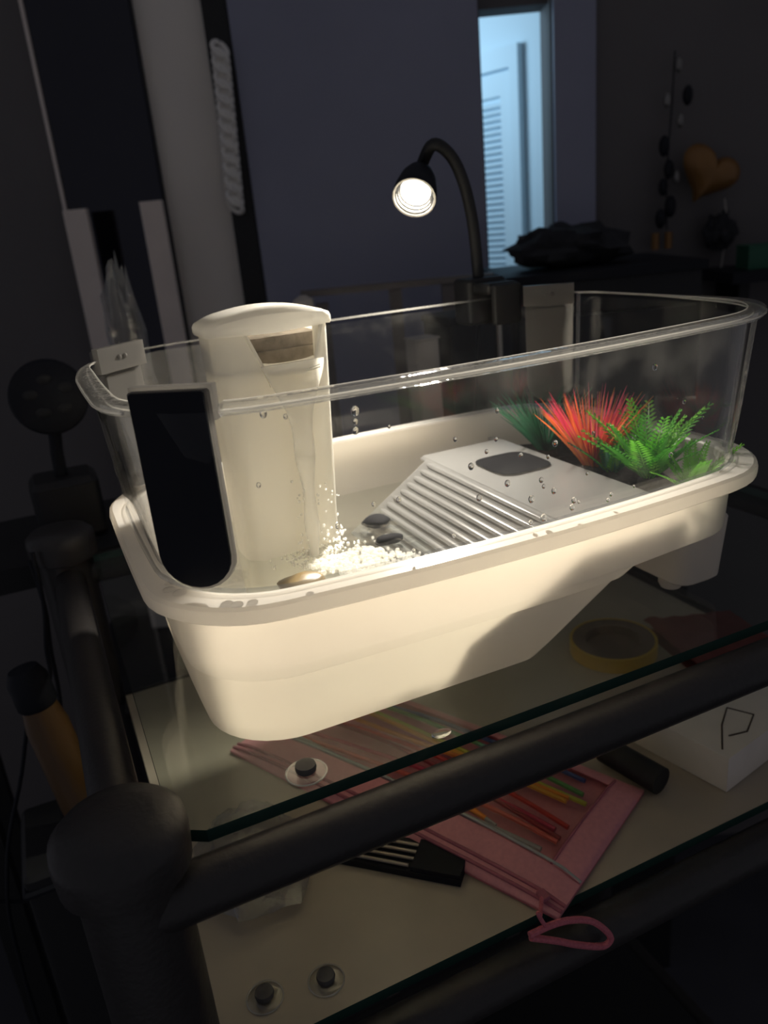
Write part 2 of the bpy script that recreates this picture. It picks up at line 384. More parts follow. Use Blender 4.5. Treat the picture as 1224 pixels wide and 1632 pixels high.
# rim flange, broken at the four corner panels
full = outline(0, .4, 0, TW, .0645, .0645, .0152, .0039); nr = len(full)
def incorner(p):
    x = min(p[0], .4-p[0]); y = min(p[1], TW-p[1]); return .0085 < x < .0400 and y < .0370 and not (p[0] > .2 and p[1] < .1)
flags = [incorner(p) for p in full]
start = next(i for i in range(nr) if flags[i] and not flags[(i+1) % nr])
prof = [(.0010, .1885), (.0000, .1905), (.0002, .1930), (.0014, .1938), (.0075, .1938), (.0100, .1932), (.0098, .1922), (.0076, .1915), (.0068, .1900), (.0050, .1885)]
rr_ = [topring(e, z) for e, z in prof]
seg = []
segs = []
for k in range(1, nr+1):
    i = (start+k) % nr
    if not flags[i]: seg.append(i)
    elif seg: segs.append(seg); seg = []
if seg: segs.append(seg)
for seg in segs:
    def prof_at(i):
        x, y = full[i]; k = max(0., min(1., (y-.03)/.10)) if x > .1 else max(0., min(1., (y-.16)/.04)); k = 1-.72*k
        c = rr_[4][i]*.75+rr_[5][i]*.25; c = Vector((c.x, c.y, .1932)); return [c+(r[i]-c)*k for r in rr_]
    MB().loft([prof_at(i) for i in seg], True, True, True).build('rim_flange', M['rim_clear'], tank, True, 30)
    for q in (() if all(full[i][1] > .2 for i in seg) else (1, 5, 8)):
        MB().tube([prof_at(i)[q] for i in seg], .00045 if q != 1 else .0007, 6).build('edge_highlight', M['edge_highlight'], tank)  # thin hazy tubes added to draw bright highlights along the rim
# corner panels
def corner_panel(sx, sy):
    A = Vector((.0102, .0335, 0)); B_ = Vector((.0408, .0100, 0))
    def mir(v): return Vector((v.x if sx > 0 else .4-v.x, v.y if sy > 0 else TW-v.y, v.z))
    A, B_ = mir(A), mir(B_); ex = (B_-A).normalized(); mid = (A+B_)/2; out = Vector((mid.x-.2, mid.y-TW/2, 0)); nrm = Vector((-ex.y, ex.x, 0))
    if nrm.dot(out) < 0: nrm = -nrm
    hw = (B_-A).length/2
    def slab(w, z0, z1, o0, o1, rb, rtop=.001):
        pl = []
        for k in range(13):
            a = PI+PI*k/12; pl.append((w*math.cos(a), z0+rb+rb*math.sin(a)))
        pl += [(w, z1-rtop), (w-rtop, z1), (-w+rtop, z1), (-w, z1-rtop)]
        return MB().loft([[mid+ex*x+nrm*o+Vector((0, 0, z)) for x, z in pl] for o in (o0, o0+(o1-o0)*.5, o1)], True, True, True)
    body = slab(hw, .1030, .1990, -.0032, .0000, .017).build('corner_panel', M['panel'], tank)
    if sx > 0 and sy > 0: slab(hw-.0012, .1045, .1985, .0002, .0016, .0165).build('outer_cover', M['black'], body)
    slab(hw-.006, .112, .182, -.0046, -.0034, .012).build('inner_face', M['panel'], body)
    hd = MB()
    vs = [mid+ex*x+nrm*o+Vector((0, 0, z)) for z in (.1845, .2005) for x, o in ((-hw-.001, -.0085), (hw+.001, -.0085), (hw+.001, -.0034), (-hw-.001, -.0034))]
    hd.add(vs, [(0,3,2,1),(4,5,6,7),(0,1,5,4),(1,2,6,5),(2,3,7,6),(3,0,4,7)]); hdo = hd.build('header_block', M['panel'], body, False)
    for dx in (-.003, .002): MB().ball(mid+ex*dx-nrm*.0085+Vector((0, 0, .193)), .0017, 8, 5).build('screw', M['panel'], body)
for sx in (1, -1):
    for sy in (1, -1):
        if (sx, sy) != (-1, 1): corner_panel(sx, sy)
for (xa, ya, xb, yb) in ((.3905, .2060, .3840, .2010), (.3625, .2400, .3600, .2330), (.3890, .0350, .3810, .0400), (.3680, .0110, .3610, .0190)):
    MB().tube([(xb, yb, .0995), (xb*.6+xa*.4, yb*.6+ya*.4, .13), (xa, ya, .1915)], .0016, 8).build('wall_rib', M['rim_clear'], tank)
# basking deck and ramp
deck = MB(); DZ = .0850
def ybounds(x): return .0185, .203
deck.rbox((.236, .0200, DZ-.004), (.313, .2080, DZ), .004)
dk = deck.build('basking_deck', M['deckp'], tank)
MB().box((.309, .022, .0605), (.313, .222, DZ-.002)).build('deck_skirt', M['deckp'], dk, False)
# food-tray recess: dark rounded square
tray = []
for rr, z in ((.0225, DZ+.0012), (.0205, DZ+.0016), (.0190, DZ+.0006), (.0001, DZ+.0003)):
    tray.append([Vector((.279+rr*math.copysign(abs(math.cos(a))**.5, math.cos(a)), .140+rr*1.1*math.copysign(abs(math.sin(a))**.5, math.sin(a)), z)) for a in [2*PI*k/32 for k in range(32)]])
MB().loft(tray, True, True, False).build('food_tray', M['traym'], dk)
ra, rb_ = Vector((.237, 0, DZ-.0005)), Vector((.168, 0, .040)); rd = (rb_-ra).normalized(); rn = Vector((-rd.z, 0, rd.x))
if rn.z < 0: rn = -rn
mb = MB(); vs = []
for p in (ra, rb_):
    for o in (0, -.003):
        for y in (.022, .196): vs.append(p+rn*o+Vector((0, y, 0)))
mb.add(vs, [(0,1,5,4),(2,6,7,3),(0,4,6,2),(1,3,7,5),(0,2,3,1),(4,5,7,6)]); ramp = mb.build('ramp', M['deckp'], tank, False)
for i in range(11):
    p = ra.lerp(rb_, .04+i*.088); MB().tube([p+Vector((0, y, 0))+rn*.0002 for y in (.030, .034, .110, .184, .188)], lambda s: .0012 if s in (0., 1.) else .0022, 8, flat=.8).build('ridge', M['deckp'], ramp)
# planter gravel
mb = MB()
gx, gy = 9, 26; vs = []
for j in range(gy):
    for i in range(gx):
        x = .3145+.060*i/(gx-1); y = .026+.196*j/(gy-1); vs.append((x, y, .070+.006*noise.noise(Vector((x*90, y*90, 0)))))
mb.add(vs, [(j*gx+i, j*gx+i+1, (j+1)*gx+i+1, (j+1)*gx+i) for j in range(gy-1) for i in range(gx-1)]).build('planter_gravel', M['soil'], tank)

# ------------------------------------------------------------------ water
WZ = .0560
wr = tubring(.0189, WZ, x1=.2830, b=.0108, rr=.021); mb = MB(); cen = Vector((.15, .123, WZ)); K = 22; rings = []
for k in range(K+1):
    ring = []
    for p in wr:
        q = p.lerp(cen, k/K*.995); d1 = (Vector((q.x, q.y))-Vector((.125, .118))).length
        q = Vector((q.x, q.y, WZ+.0016*math.exp(-d1*16)*math.sin(d1*420)+.0007*noise.noise(Vector((q.x*55, q.y*55, 2))))); ring.append(q)
    rings.append(ring)
mb.loft(rings, True, False, True)
tag(mb.build('tank_water', M['water']), 'clear rippled water filling the deep end of the tank', 'water', kind='stuff')

# ------------------------------------------------------------------ filter
FX0, FX1, FY0, FY1, FZT = .0750, .1520, .145, .193, .2065
fil = thing('waterfall_filter', 'white waterfall filter tower standing in the tank, lit by the lamp', 'filter', (.113, .168, .005))
def rrect(x0, x1, y0, y1, r, z, n=5): return [Vector((x, y, z)) for x, y in outline(x0, x1, y0, y1, r, r, 0, 0, n=n, nl=6, ns=4)]
def fb(z):
    t = (FZT-z)/.198; return FX0+.003*t, FX1-.011*t, FY0+.002*t, FY1-.003*t
SPZ = .1810
mb = MB(); rings = []
for z in (.005, .008, .05, .1, .15, SPZ-.001, SPZ):
    x0, x1, y0, y1 = fb(z); e = .002 if z == .005 else 0; rings.append(rrect(x0+e, x1-e, y0+e, y1-e, .012, z))
mb.loft(rings, True, True, False)
inner = []
for z in (.008, .05, .1, .15, SPZ):
    x0, x1, y0, y1 = fb(z); inner.append(rrect(x0+.0028, x1-.0028, y0+.0028, y1-.0028, .0095, z))
mb.loft(inner, True, True, False); mb.loft([rings[-1], inner[-1]], True, False, False)
mb.build('body', M['filt'], fil)
def cring(z):
    x0, x1, y0, y1 = fb(z); s = (z-SPZ)/(FZT-SPZ); xl = .1045+(.0960-.1045)*s; xr = .1385+(.1440-.1385)*s; r = .012; th = .0028
    def path(o):
        pts = [(xr, y0+o)]
        for cx, cy, a0 in ((x1-r, y0+r, -90), (x1-r, y1-r, 0), (x0+r, y1-r, 90), (x0+r, y0+r, 180)):
            for k in range(6): pts.append((cx+(r-o)*math.cos(R_(a0+18*k)), cy+(r-o)*math.sin(R_(a0+18*k))))
        pts.append((xl, y0+o)); return pts
    return [Vector((x, y, z)) for x, y in path(0)+path(th)[::-1]]
MB().loft([cring(SPZ), cring((SPZ+FZT)/2), cring(FZT)], True, True, True).build('window_housing', M['filt'], fil)
mb = MB(); rings = []
for z, e, dome in ((.2035, -.0022, 0), (.2045, -.0028, 0), (.2080, -.0028, .2), (.2098, -.0018, .6), (.2106, .002, .9), (.2110, .010, 1.)):
    ring = []
    for p in rrect(FX0+e, FX1-e, FY0+e, FY1-e, .012-e*.3, z):
        u = (p.x-.1135)/.0415; p.z += dome*.0070*(1-min(1, u*u)); 
        if dome == 0 and p.y < FY0+.003: p.z += .0015*min(1, abs(u)*1.2)-.001
        ring.append(p)
    rings.append(ring)
mb.loft(rings, True, False, True).build('cap', M['filt'], fil)
mb = MB().box((.0800, .158, SPZ), (.1470, .188, .1900)); mb.box((.0800, .160, .1902), (.1470, .188, .1985))
mb.build('sponge', M['sponge'], fil, False)
mb = MB()
MB().tube([(.0955, FY0-.0006, .2040), (.1045, FY0-.0004, SPZ), (.1080, FY0+.0002, .1700)], .0011, 8).build('window_jamb', M['filt'], fil)
MB().tube([(.1445, FY0-.0006, .2040), (.1385, FY0-.0004, SPZ), (.1390, FY0+.0002, .1660)], .0014, 8).build('window_jamb', M['filt'], fil)
mb = MB(); rows = []
for k in range(6):
    a = k/5; y = FY0+.004-.012*a; z = SPZ+.0022-.0045*a*a; rows.append([Vector((x, y, z+.0014*abs((x-.1215)/.017)**3)) for x in [.1045+.034*i/8 for i in range(9)]])
rows2 = [[p-Vector((0, 0, .0016)) for p in r] for r in rows]
mb.loft(rows, False); mb.loft(rows2, False); mb.build('spout_lip', M['filt'], fil)
# falling stream
mb = MB(); rows = []
for k in range(40):
    a = k/39; z = SPZ+.003-(SPZ+.003-WZ)*a; hw = .0165*(1-a)**3.0+.0042+.0010*math.sin(a*17); xc = .1215+.004*a**.5-.008*a; yb = FY0-.006-.006*a**.5; tw = 1.2*math.sin(a*5)
    ring = []
    for j in range(16):
        an = 2*PI*j/16; dx = hw*math.cos(an)*math.cos(tw*.4); dy = (.0013+.0012*a)*math.sin(an)+hw*.25*math.cos(an)*math.sin(tw)
        ring.append(Vector((xc+dx, yb+dy+.0006*noise.noise(Vector((an*2, a*24, 1))), z)))
    rows.append(ring)
mb.loft(rows, True, True, True)
tag(mb.build('falling_water', M['stream']), 'thin sheet of water pouring from the filter spout into the tank', 'water', kind='stuff')
# foam and rising bubbles
mb = MB()
for i in range(640):
    if i < 480:
        a = random.random(); b = random.random(); x = (.104+.030*b)*(1-a)+(.150+.032*b)*a+random.gauss(0, .002); y = (.122-.040*b+.022*(1-b)*0)*(1-a)+(.128-.052*b)*a-.012*math.sin(PI*a)*b+random.gauss(0, .003); r = random.uniform(.0010, .0023); z = WZ+.0008
    else:
        x = .122+random.gauss(0, .013); y = .137+random.gauss(0, .006); r = random.uniform(.0006, .0014); z = WZ+.0004
    mb.ball((x, y, z), r, 6, 4)
tag(mb.build('foam', M['foam']), 'patch of white foam bubbles where the stream hits the water', 'foam', kind='stuff')
mb = MB()
for i in range(95):
    a = random.random(); mb.ball((.110+.032*random.random(), FY0-.002-.010*random.random(), WZ+.004+.05*a*a), random.uniform(.0005, .0012), 6, 4)
tag(mb.build('splash_beads', M['bubble']), 'tiny splash beads on the lower front of the white filter', 'splash', kind='stuff')
# pebbles
def pebble(name, loc, s, m, label, seed):
    mb = MB(); mb.ball((0, 0, 0), 1, 18, 10); out = []
    for v in mb.v:
        k = 1+.18*noise.noise(v*1.3+Vector((seed, 0, 0))); out.append(Vector((v.x*s[0]*k, v.y*s[1]*k, v.z*s[2]*k))+Vector(loc))
    mb.v = out; o = mb.build(name, m, origin=loc); return tag(o, label, 'pebble')
pebble('pebble', (.0970, .1000, .0560), (.0155, .010, .0045), M['stone'], 'golden brown flat pebble at the water surface near the front left', 3.1)
pebble('pebble', (.1400, .0800, .0555), (.0150, .008, .0045), M['stone'], 'brown pebble half hidden under the foam patch', 5.7)
pebble('pebble', (.1785, .1690, .0555), (.0100, .010, .0040), M['dark_stone'], 'small black pebble between the filter and the ramp', 8.2)
pebble('pebble', (.1720, .1320, .0550), (.0110, .006, .0035), M['dark_stone'], 'black pebble just behind the foam patch', 9.4)

# ------------------------------------------------------------------ droplets on the front wall
DR = [(0.0613,0.1865,6),(0.1026,0.181,8),(0.1025,0.176,5),(0.1022,0.1718,6),(0.0709,0.1837,4),(0.0553,0.1543,4),(0.09,0.1264,5),(0.1527,0.1582,4),(0.1611,0.1425,6),(0.1656,0.1246,6),(0.1755,0.1539,4),(0.1761,0.1683,4),(0.1701,0.1484,4),(0.1823,0.1288,6),(0.1971,0.1166,7),(0.19,0.1426,5),(0.2112,0.1448,6),(0.2032,0.126,5),(0.2049,0.122,4),(0.2071,0.1381,4),(0.2115,0.118,6),(0.2252,0.1093,6),(0.2242,0.1054,6),(0.2288,0.1073,3),(0.2494,0.1035,4),(0.2514,0.1064,4),(0.2763,0.1742,6),(0.295,0.1202,5),(0.3018,0.1504,4),(0.2053,0.1040,7),(0.1972,0.1030,5),(0.1283,0.1040,4),(0.1086,0.1338,4),(0.1215,0.1333,5),(0.1508,0.1065,4),(0.1188,0.1707,3),(0.3191,0.1378,3),(0.2334,0.1228,3),(0.2361,0.1454,3),(0.2683,0.1072,3)]
def wall_y(x, z):
    t = (z-.099)/.0905; return .0135+(.0062-.0135)*t-.0152*(1-((x-.2)/.2)**2)
dm = MB().ball((0, 0, 0), 1, 12, 7)
d0 = dm.build('water_droplet', M['dropg'])
for i, (x, z, r) in enumerate(DR):
    o = d0 if i == 0 else d0.copy()
    if i: C.objects.link(o)
    s = r*.00030; o.location = (x, wall_y(x, z)-s*.3, z); o.scale = (s*.9, s*.6, s*1.1)
    own = {0: 'clear droplet hanging just under the front rim before the filter', 1: 'largest and topmost of three droplets in a column right of the filter', 2: 'middle and smallest of three droplets in a column right of the filter',
           3: 'lowest of three droplets in a column right of the filter', 26: 'lone droplet high on the front wall above the green ferns', 5: 'lone droplet on the front wall beside the black corner panel'}
    tag(o, own.get(i, 'small clear water droplet clinging to the front wall over deck, ramp or plants'), 'water droplet', 'droplets on the front tank wall')
for i, (x, y, r) in enumerate(((.0330, .0065, 8), (.0370, .0030, 8), (.0440, .0010, 7), (.0160, .0330, 9), (.0120, .0400, 8), (.0135, .0480, 6), (.0700, -.0060, 5))):
    o = d0.copy(); C.objects.link(o); s = r*.00034; o.location = (x, y, H1+s*.15); o.scale = (s*1.2, s, s*.5)
    tag(o, 'flattened water droplet lying on the cream tub rim at the front left', 'water droplet', 'droplets on the tub rim')

o = d0.copy(); C.objects.link(o); o.location = (.130, -.0125, .0012); o.scale = (.0062, .0034, .0016)
tag(o, 'long clear water drop on the front edge of the glass shelf', 'water droplet')
# ------------------------------------------------------------------ plants
def tuft(name, c, n, h, spread, mats, label, lean=(0, 0), wd=.0015):
    t = thing(name, label, 'plant', c)
    for mi, m in enumerate(mats):
        mb = MB()
        for i in range(n//len(mats)):
            a = random.uniform(0, 2*PI); tl = spread*math.sqrt(random.random()); L = h*random.uniform(.65, 1.05)
            if mi == 1: L *= 1.05; tl *= .8
            d = Vector((math.cos(a)*tl+lean[0], math.sin(a)*tl+lean[1], 1)); d.normalize(); side = d.cross(Vector((math.sin(a+1), math.cos(a+1), .2))).normalized()
            b = Vector(c)+Vector((math.cos(a)*.004, math.sin(a)*.004, 0)); vs = []
            for k in range(5):
                s = k/4; p = b+d*L*s+Vector((d.x, d.y, 0))*L*.35*s*s; ww = wd*(1-s**1.5)+.00008; th = d.cross(side)*ww*.5
                vs += [p-side*ww, p+th, p+side*ww]
            fs = []
            for k in range(4):
                for j in range(3): fs.append((k*3+j, k*3+(j+1) % 3, (k+1)*3+(j+1) % 3, (k+1)*3+j))
            mb.add(vs, fs)
        o = mb.build('blades', m, t); o['kind'] = 'stuff'
    MB().lathe([(.009, -.004), (.008, .002), (.004, .005)], 12, Matrix.Translation(c)).build('plant_base', M['soil'], t)
def fern(name, c, n, h, mats, label, lean=(0, 0), tl=.9, seed=1):
    rnd = random.Random(seed); t = thing(name, label, 'plant', c)
    for i in range(n):
        a = 2*PI*i/n+rnd.uniform(-.3, .3); k_ = rnd.uniform(.25, 1)*tl; L = h*rnd.uniform(.75, 1.1)
        d = Vector((math.cos(a)*k_+lean[0], math.sin(a)*k_+lean[1], 1)).normalized(); mb = MB(); path = []
        for k in range(8):
            s = k/7; path.append(Vector(c)+d*L*s+Vector((d.x, d.y, -.35))*L*.30*s*s)
        mb.tube(path, lambda s: .0006*(1-s)+.00015, 5)
        side = d.cross(Vector((0, 0, 1)));
        if side.length < .05: side = Vector((1, 0, 0))
        side.normalize()
        for k in range(14):
            s = .18+.8*k/13; f = s*7; i0 = min(6, int(f)); p = path[i0].lerp(path[i0+1], f-i0); tn = (path[i0+1]-path[i0]).normalized()
            for sg in (-1, 1):
                ll = L*.26*(1-s*.75); e = p+(side*sg*.9+tn*.75).normalized()*ll; wv = tn*.0014; q = (p+e)/2
                nn = side.cross(tn)*.0005
                mb.add([p, q-wv+nn, e, q+wv+nn, q-nn], [(0, 1, 2, 3), (0, 4, 1), (1, 4, 2), (2, 4, 3), (3, 4, 0)])
        mb.build('frond', mats[i % len(mats)], t)
    MB().lathe([(.008, -.004), (.007, .002), (.003, .005)], 12, Matrix.Translation(c)).build('plant_base', M['soil'], t)
tuft('grass_plant', (.338, .180, .074), 150, .052, .75, [M['teal']], 'dark teal plastic grass tuft, farthest of the plants in the tank')
tuft('grass_plant', (.338, .122, .074), 210, .057, .66, [M['org'], M['pink']], 'orange and pink spiky plastic plant between the green ones')
fern('fern_plant', (.345, .072, .074), 30, .060, [M['grn'], M['grn'], M['lime']], 'bushy bright green plastic fern beside the orange plant', seed=3)
fern('fern_plant', (.334, .096, .074), 14, .038, [M['teal'], M['grn']], 'low dark green plastic fern tucked between orange plant and big fern', seed=5, tl=.8)
fern('fern_plant', (.350, .038, .074), 12, .040, [M['lime']], 'small lime green plastic fern nearest the front of the tank', (.2, -.1), 1.3, seed=9)

# ================================================================== CLIP LAMP
lamp = thing('clip_lamp', 'black gooseneck clip lamp switched on and clipped to the tank rim', 'lamp', (.342, .275, .172))
hc = Vector((.2850, .2800, .2760))
vd = (hc-CAM).normalized(); ax = (-vd*math.cos(R_(46))+(-up*.95-rt*.22).normalized()*math.sin(R_(46))).normalized()
T = frame(hc, ax)
MB().lathe([(.0175, .0000), (.0182, -.001), (.0175, -.010), (.0150, -.024), (.0115, -.033), (.0070, -.038), (.0001, -.039)], 32, T, False, False).build('lamp_head', M['black'], lamp)
rf = MB().lathe([(.0176, .0), (.0162, .0), (.0124, -.0106)], 32, T, False, False).build('reflector', M['reflector'], lamp)
for k in range(3):
    q = MB(); z = -.0020-.0032*k; rr = .01545-.00115*k; q.tube([T @ Vector((rr*math.cos(2*PI*j/32), rr*math.sin(2*PI*j/32), z)) for j in range(32)], .0008, 6, closed=True); q.build('reflector_ring', M['black_rough'], rf)
MB().lathe([(.0122, -.0105), (.0100, -.0098), (.0001, -.0095)], 32, T, True, False).build('lens', M['lens'], lamp)
sd = bpy.data.lights.new('lamp_beam', 'SPOT'); sd.energy = SPOT_POWER; sd.color = (1., .92, .79); sd.shadow_soft_size = .012; sd.spot_size = R_(106); sd.spot_blend = 1.0
so = bpy.data.objects.new('lamp_beam', sd); C.objects.link(so); so.matrix_world = frame(hc-ax*.002, -(Vector((.085, -.01, .05))-hc))
hb = T @ Vector((0, 0, -.037))
neck = smoothpath([hb, hb-ax*.008, (.311, .290, .3155), (.327, .290, .306), (.337, .288, .283), (.3425, .286, .250), (.3440, .284, .208)], 7)
MB().tube(neck, .0050, 12).build('gooseneck', M['black_rough'], lamp)
cl = MB(); cl.rbox((.322, .2640, .170), (.360, .2920, .2080), .004); cl.build('clamp_body', M['black_rough'], lamp)
cl = MB(); cl.rbox((.326, .2390, .1965), (.356, .2665, .2050), .003); cl.build('clamp_bridge', M['black_rough'], lamp)
cl = MB(); cl.rbox((.328, .2330, .172), (.354, .2395, .2040), .002); cl.build('clamp_jaw', M['black_rough'], lamp)
MB().tube(smoothpath([(.345, .288, .172), (.350, .31, .08), (.36, .33, .004), (.42, .37, .004), (.45, .405, .003), (.47, .432, -.05), (.48, .44, -.6)]), .0018, 8).build('power_cord', M['black'], lamp)

# ================================================================== LOWER SHELF THINGS
# pink pencil pouch
A = Vector((.191, -.029, 0)); B_ = Vector((.055, .244, 0)); U = (B_-A).normalized(); V = Vector((-U.y, U.x, 0)); V = -V if V.x < 0 else V
LP, WP = (B_-A).length, .136; PZ = ZL+.001
def PP(u, v, z): return A+U*u+V*v+Vector((0, 0, PZ+z))
pouch = thing('pencil_pouch', 'pink zip pouch with clear window, bulging with coloured wires, on lower shelf', 'pouch', PP(LP/2, WP/2, 0))
def pz(u, v):
    a = max(0, min(1, u/LP)); b = max(0, min(1, v/WP)); return .016*(math.sin(PI*a)**.45)*(math.sin(PI*b)**.45)
mb = MB(); nu, nv = 30, 16
top = [[PP(LP*i/nu, WP*j/nv, .0012+pz(LP*i/nu, WP*j/nv)*.15) for j in range(nv+1)] for i in range(nu+1)]
mb.loft(top, False); mb.loft([[Vector((p.x, p.y, PZ)) for p in r] for r in top], False); mb.build('back_panel', M['pouch'], pouch)
mb = MB()
def band(u0, u1, v0, v1, off=.0006):
    rows = [[PP(u0+(u1-u0)*i/16, v0+(v1-v0)*j/8, .002+off+pz(u0+(u1-u0)*i/16, v0+(v1-v0)*j/8)) for j in range(9)] for i in range(17)]
    mb.loft(rows, False); mb.loft([[p-Vector((0, 0, .0012)) for p in r] for r in rows], False)
band(0, LP, 0, .030); band(0, LP, .122, WP); band(0, .020, .030, .122); band(LP-.02, LP, .030, .122)
mb.build('fabric_border', M['pouch'], pouch)
mb = MB(); rows = [[PP(.019+(LP-.038)*i/20, .029+.094*j/10, .0022+pz(.019+(LP-.038)*i/20, .029+.094*j/10)) for j in range(11)] for i in range(21)]
mb.loft(rows, False).build('clear_window', M['film'], pouch)
for v, off in ((.0045, .0022), (.0095, .0022)):
    MB().tube([PP(LP*i/24, v, .003+pz(LP*i/24, v)) for i in range(25)], .0013, 6).build('zipper_tape', M['pouch_dark'], pouch)
MB().tube([PP(LP*i/24, .0315, .0035+pz(LP*i/24, .0315)) for i in range(25)], .0011, 6).build('piping', wire('grey_piping', (.42, .44, .42)), pouch)
MB().tube([PP(.020+.0*i, .03+.1*i/12, .003+pz(.02, .03+.1*i/12)) for i in range(13)], .0010, 6).build('seam', M['pouch_dark'], pouch)
sl = MB().rbox((-.003, -.004, -.0015), (.003, .004, .0015), .001, Matrix.Translation(PP(.012, .004, .010))).build('zip_slider', M['pouch_dark'], pouch)
zs = PP(.012, .002, .010)
loop = smoothpath([zs, (.172, -.038, -.126), (0.1626, -0.05, -0.1077), (0.1645, -0.05, -0.1134), (0.1683, -0.05, -0.122)], 5)
MB().tube(loop, .0013, 8).build('puller_cord', M['pink_cord'], sl)
lp = smoothpath([(0.1564, -0.05, -0.1206), (0.1702, -0.05, -0.121), (0.1826, -0.05, -0.1239), (0.1941, -0.05, -0.1296), (0.2026, -0.05, -0.1368), (0.2112, -0.05, -0.1487), (0.2136, -0.05, -0.1558), (0.2074, -0.05, -0.1577), (0.1893, -0.05, -0.1463), (0.175, -0.05, -0.1353), (0.1574, -0.05, -0.1229)], 5)
MB().tube(lp, .0020, 8).build('puller_loop', M['pink_cord'], sl)
# coloured wires inside the window
cols = [('red', (.62, .03, .02)), ('crimson', (.55, .03, .09)), ('orange', (.80, .28, .02)), ('yellow green', (.55, .60, .06)), ('leaf green', (.12, .38, .10)), ('blue', (.04, .09, .30)), ('coral', (.75, .14, .10)), ('pale grey', (.45, .45, .42)), ('amber', (.80, .42, .04)), ('dark red', (.32, .02, .03))]
posn = [.066, .052, .088, .099, .108, .116, .043, .036, .093, .059]
for i, ((cn, cc), v0) in enumerate(zip(cols, posn)):
    pts = []
    u1 = .026+.006*(i % 3); u2 = LP-.04
    for k in range(9):
        s = k/8; u = u1+(u2-u1)*s; v = v0+.007*math.sin(s*3.2+i*1.3)-.010*s*(v0-.07)/.07; v = max(.034, min(.118, v)); pts.append(PP(u, v, max(.003, pz(u, v)-.0004)))
    o = MB().tube(smoothpath(pts, 4), .0019, 7).build('jumper_wire', wire(cn.replace(' ', '_')+'_wire', cc), origin=pts[0])
    tag(o, cn+' wire seen through the clear window of the pink pouch', 'wire', 'coloured wires inside the pouch')
o = MB().tube(smoothpath([PP(.12, .046, .014), PP(.095, .041, .0145), PP(.075, .0385, .013)], 5), lambda s: .0034-.0016*s, 10).build('marker_pen', wire('orange_pen', (.85, .26, .02)), origin=PP(.1, .045, .012))
MB().tube([PP(.075, .0385, .013), PP(.066, .037, .012)], .0016, 8).build('pen_tip', M['paper'], o)
tag(o, 'orange pen with pale tip at the edge of the pouch window', 'pen')
# slatted black adapter beneath the pouch
g0 = Vector((.0835, .0930, 0)); gd = Vector((.0475, -.045, 0)).normalized(); gn = Vector((gd.y, -gd.x, 0)); gn = gn if gn.x > 0 else -gn
adp = thing('vented_adapter', 'black adapter box with pale metal slats under the pouch on lower shelf', 'adapter', g0+gd*.05+Vector((0, 0, ZL)))
def AP(a, b, z): return g0+gd*a+gn*b+Vector((0, 0, ZL+z))
mb = MB()
def apbox(a0, a1, b0, b1, z0, z1):
    q = MB(); q.add([AP(a, b, z) for z in (z0, z1) for a, b in ((a0, b0), (a1, b0), (a1, b1), (a0, b1))], [(0,3,2,1),(4,5,6,7),(0,1,5,4),(1,2,6,5),(2,3,7,6),(3,0,4,7)]); return q
apbox(-.012, .098, -.003, .026, .0005, .0055).build('adapter_body', M['black'], adp, False)
for k in range(4): MB().tube([AP(-.004+.002*k, .0005+k*.0062, .0072), AP(.062+.002*k, .0005+k*.0062, .0072)], .0012, 8).build('slat', M['grille'], adp)
apbox(.064, .098, -.002, .024, .0056, .0085).build('plug_block', M['black'], adp, False)
# tape roll
t = thing('tape_roll', 'roll of yellow tape lying flat under the raised end of tank', 'tape roll', (.425, .200, ZL))
Tm = Matrix.Translation((.425, .200, ZL+.0005))
MB().lathe([(.041, 0), (.041, .014), (.0385, .0142), (.0385, -.0001)], 40, Tm, False, False).build('tape_band', M['tape'], t)
MB().lathe([(.0384, .0005), (.0384, .0138), (.026, .0138), (.026, .0005)], 40, Tm, False, False).build('tape_core_side', M['tapeside'], t)
MB().lathe([(.0259, .0003), (.0259, .004), (.0001, .004)], 40, Tm, True, False).build('core_disc', M['tapeside'], t)
# white box
t = thing('cardboard_box', 'white cardboard box with dark triangle marking on lower shelf at right', 'box', (.42, .055, ZL))
bx = [Vector(p) for p in ((.346, .084, 0), (.363, .003, 0), (.463, .022, 0), (.446, .103, 0))]
mb = MB(); mb.add([p+Vector((0, 0, ZL+.0004)) for p in bx]+[p+Vector((0, 0, ZL+.028)) for p in bx], [(0,3,2,1),(4,5,6,7),(0,1,5,4),(1,2,6,5),(2,3,7,6),(3,0,4,7)]); mb.build('box_body', M['whitebox'], t, False)
ctr = sum(bx, Vector())/4
mb = MB(); mb.add([ctr+(p-ctr)*1.015+Vector((0, 0, ZL+.0285)) for p in bx]+[ctr+(p-ctr)*1.015+Vector((0, 0, ZL+.0305)) for p in bx], [(0,3,2,1),(4,5,6,7),(0,1,5,4),(1,2,6,5),(2,3,7,6),(3,0,4,7)]); mb.build('lid', M['whitebox'], t, False)
def BT(a, b): return bx[1]+(bx[2]-bx[1])*a+(bx[0]-bx[1])*b+Vector((0, 0, ZL+.0307))
MB().tube([BT(.05, .10), BT(.30, .30), BT(.52, .42), BT(.58, .20), BT(.36, .10), BT(.22, .17)], .0007, 6).build('triangle_mark', M['boxline'], t)
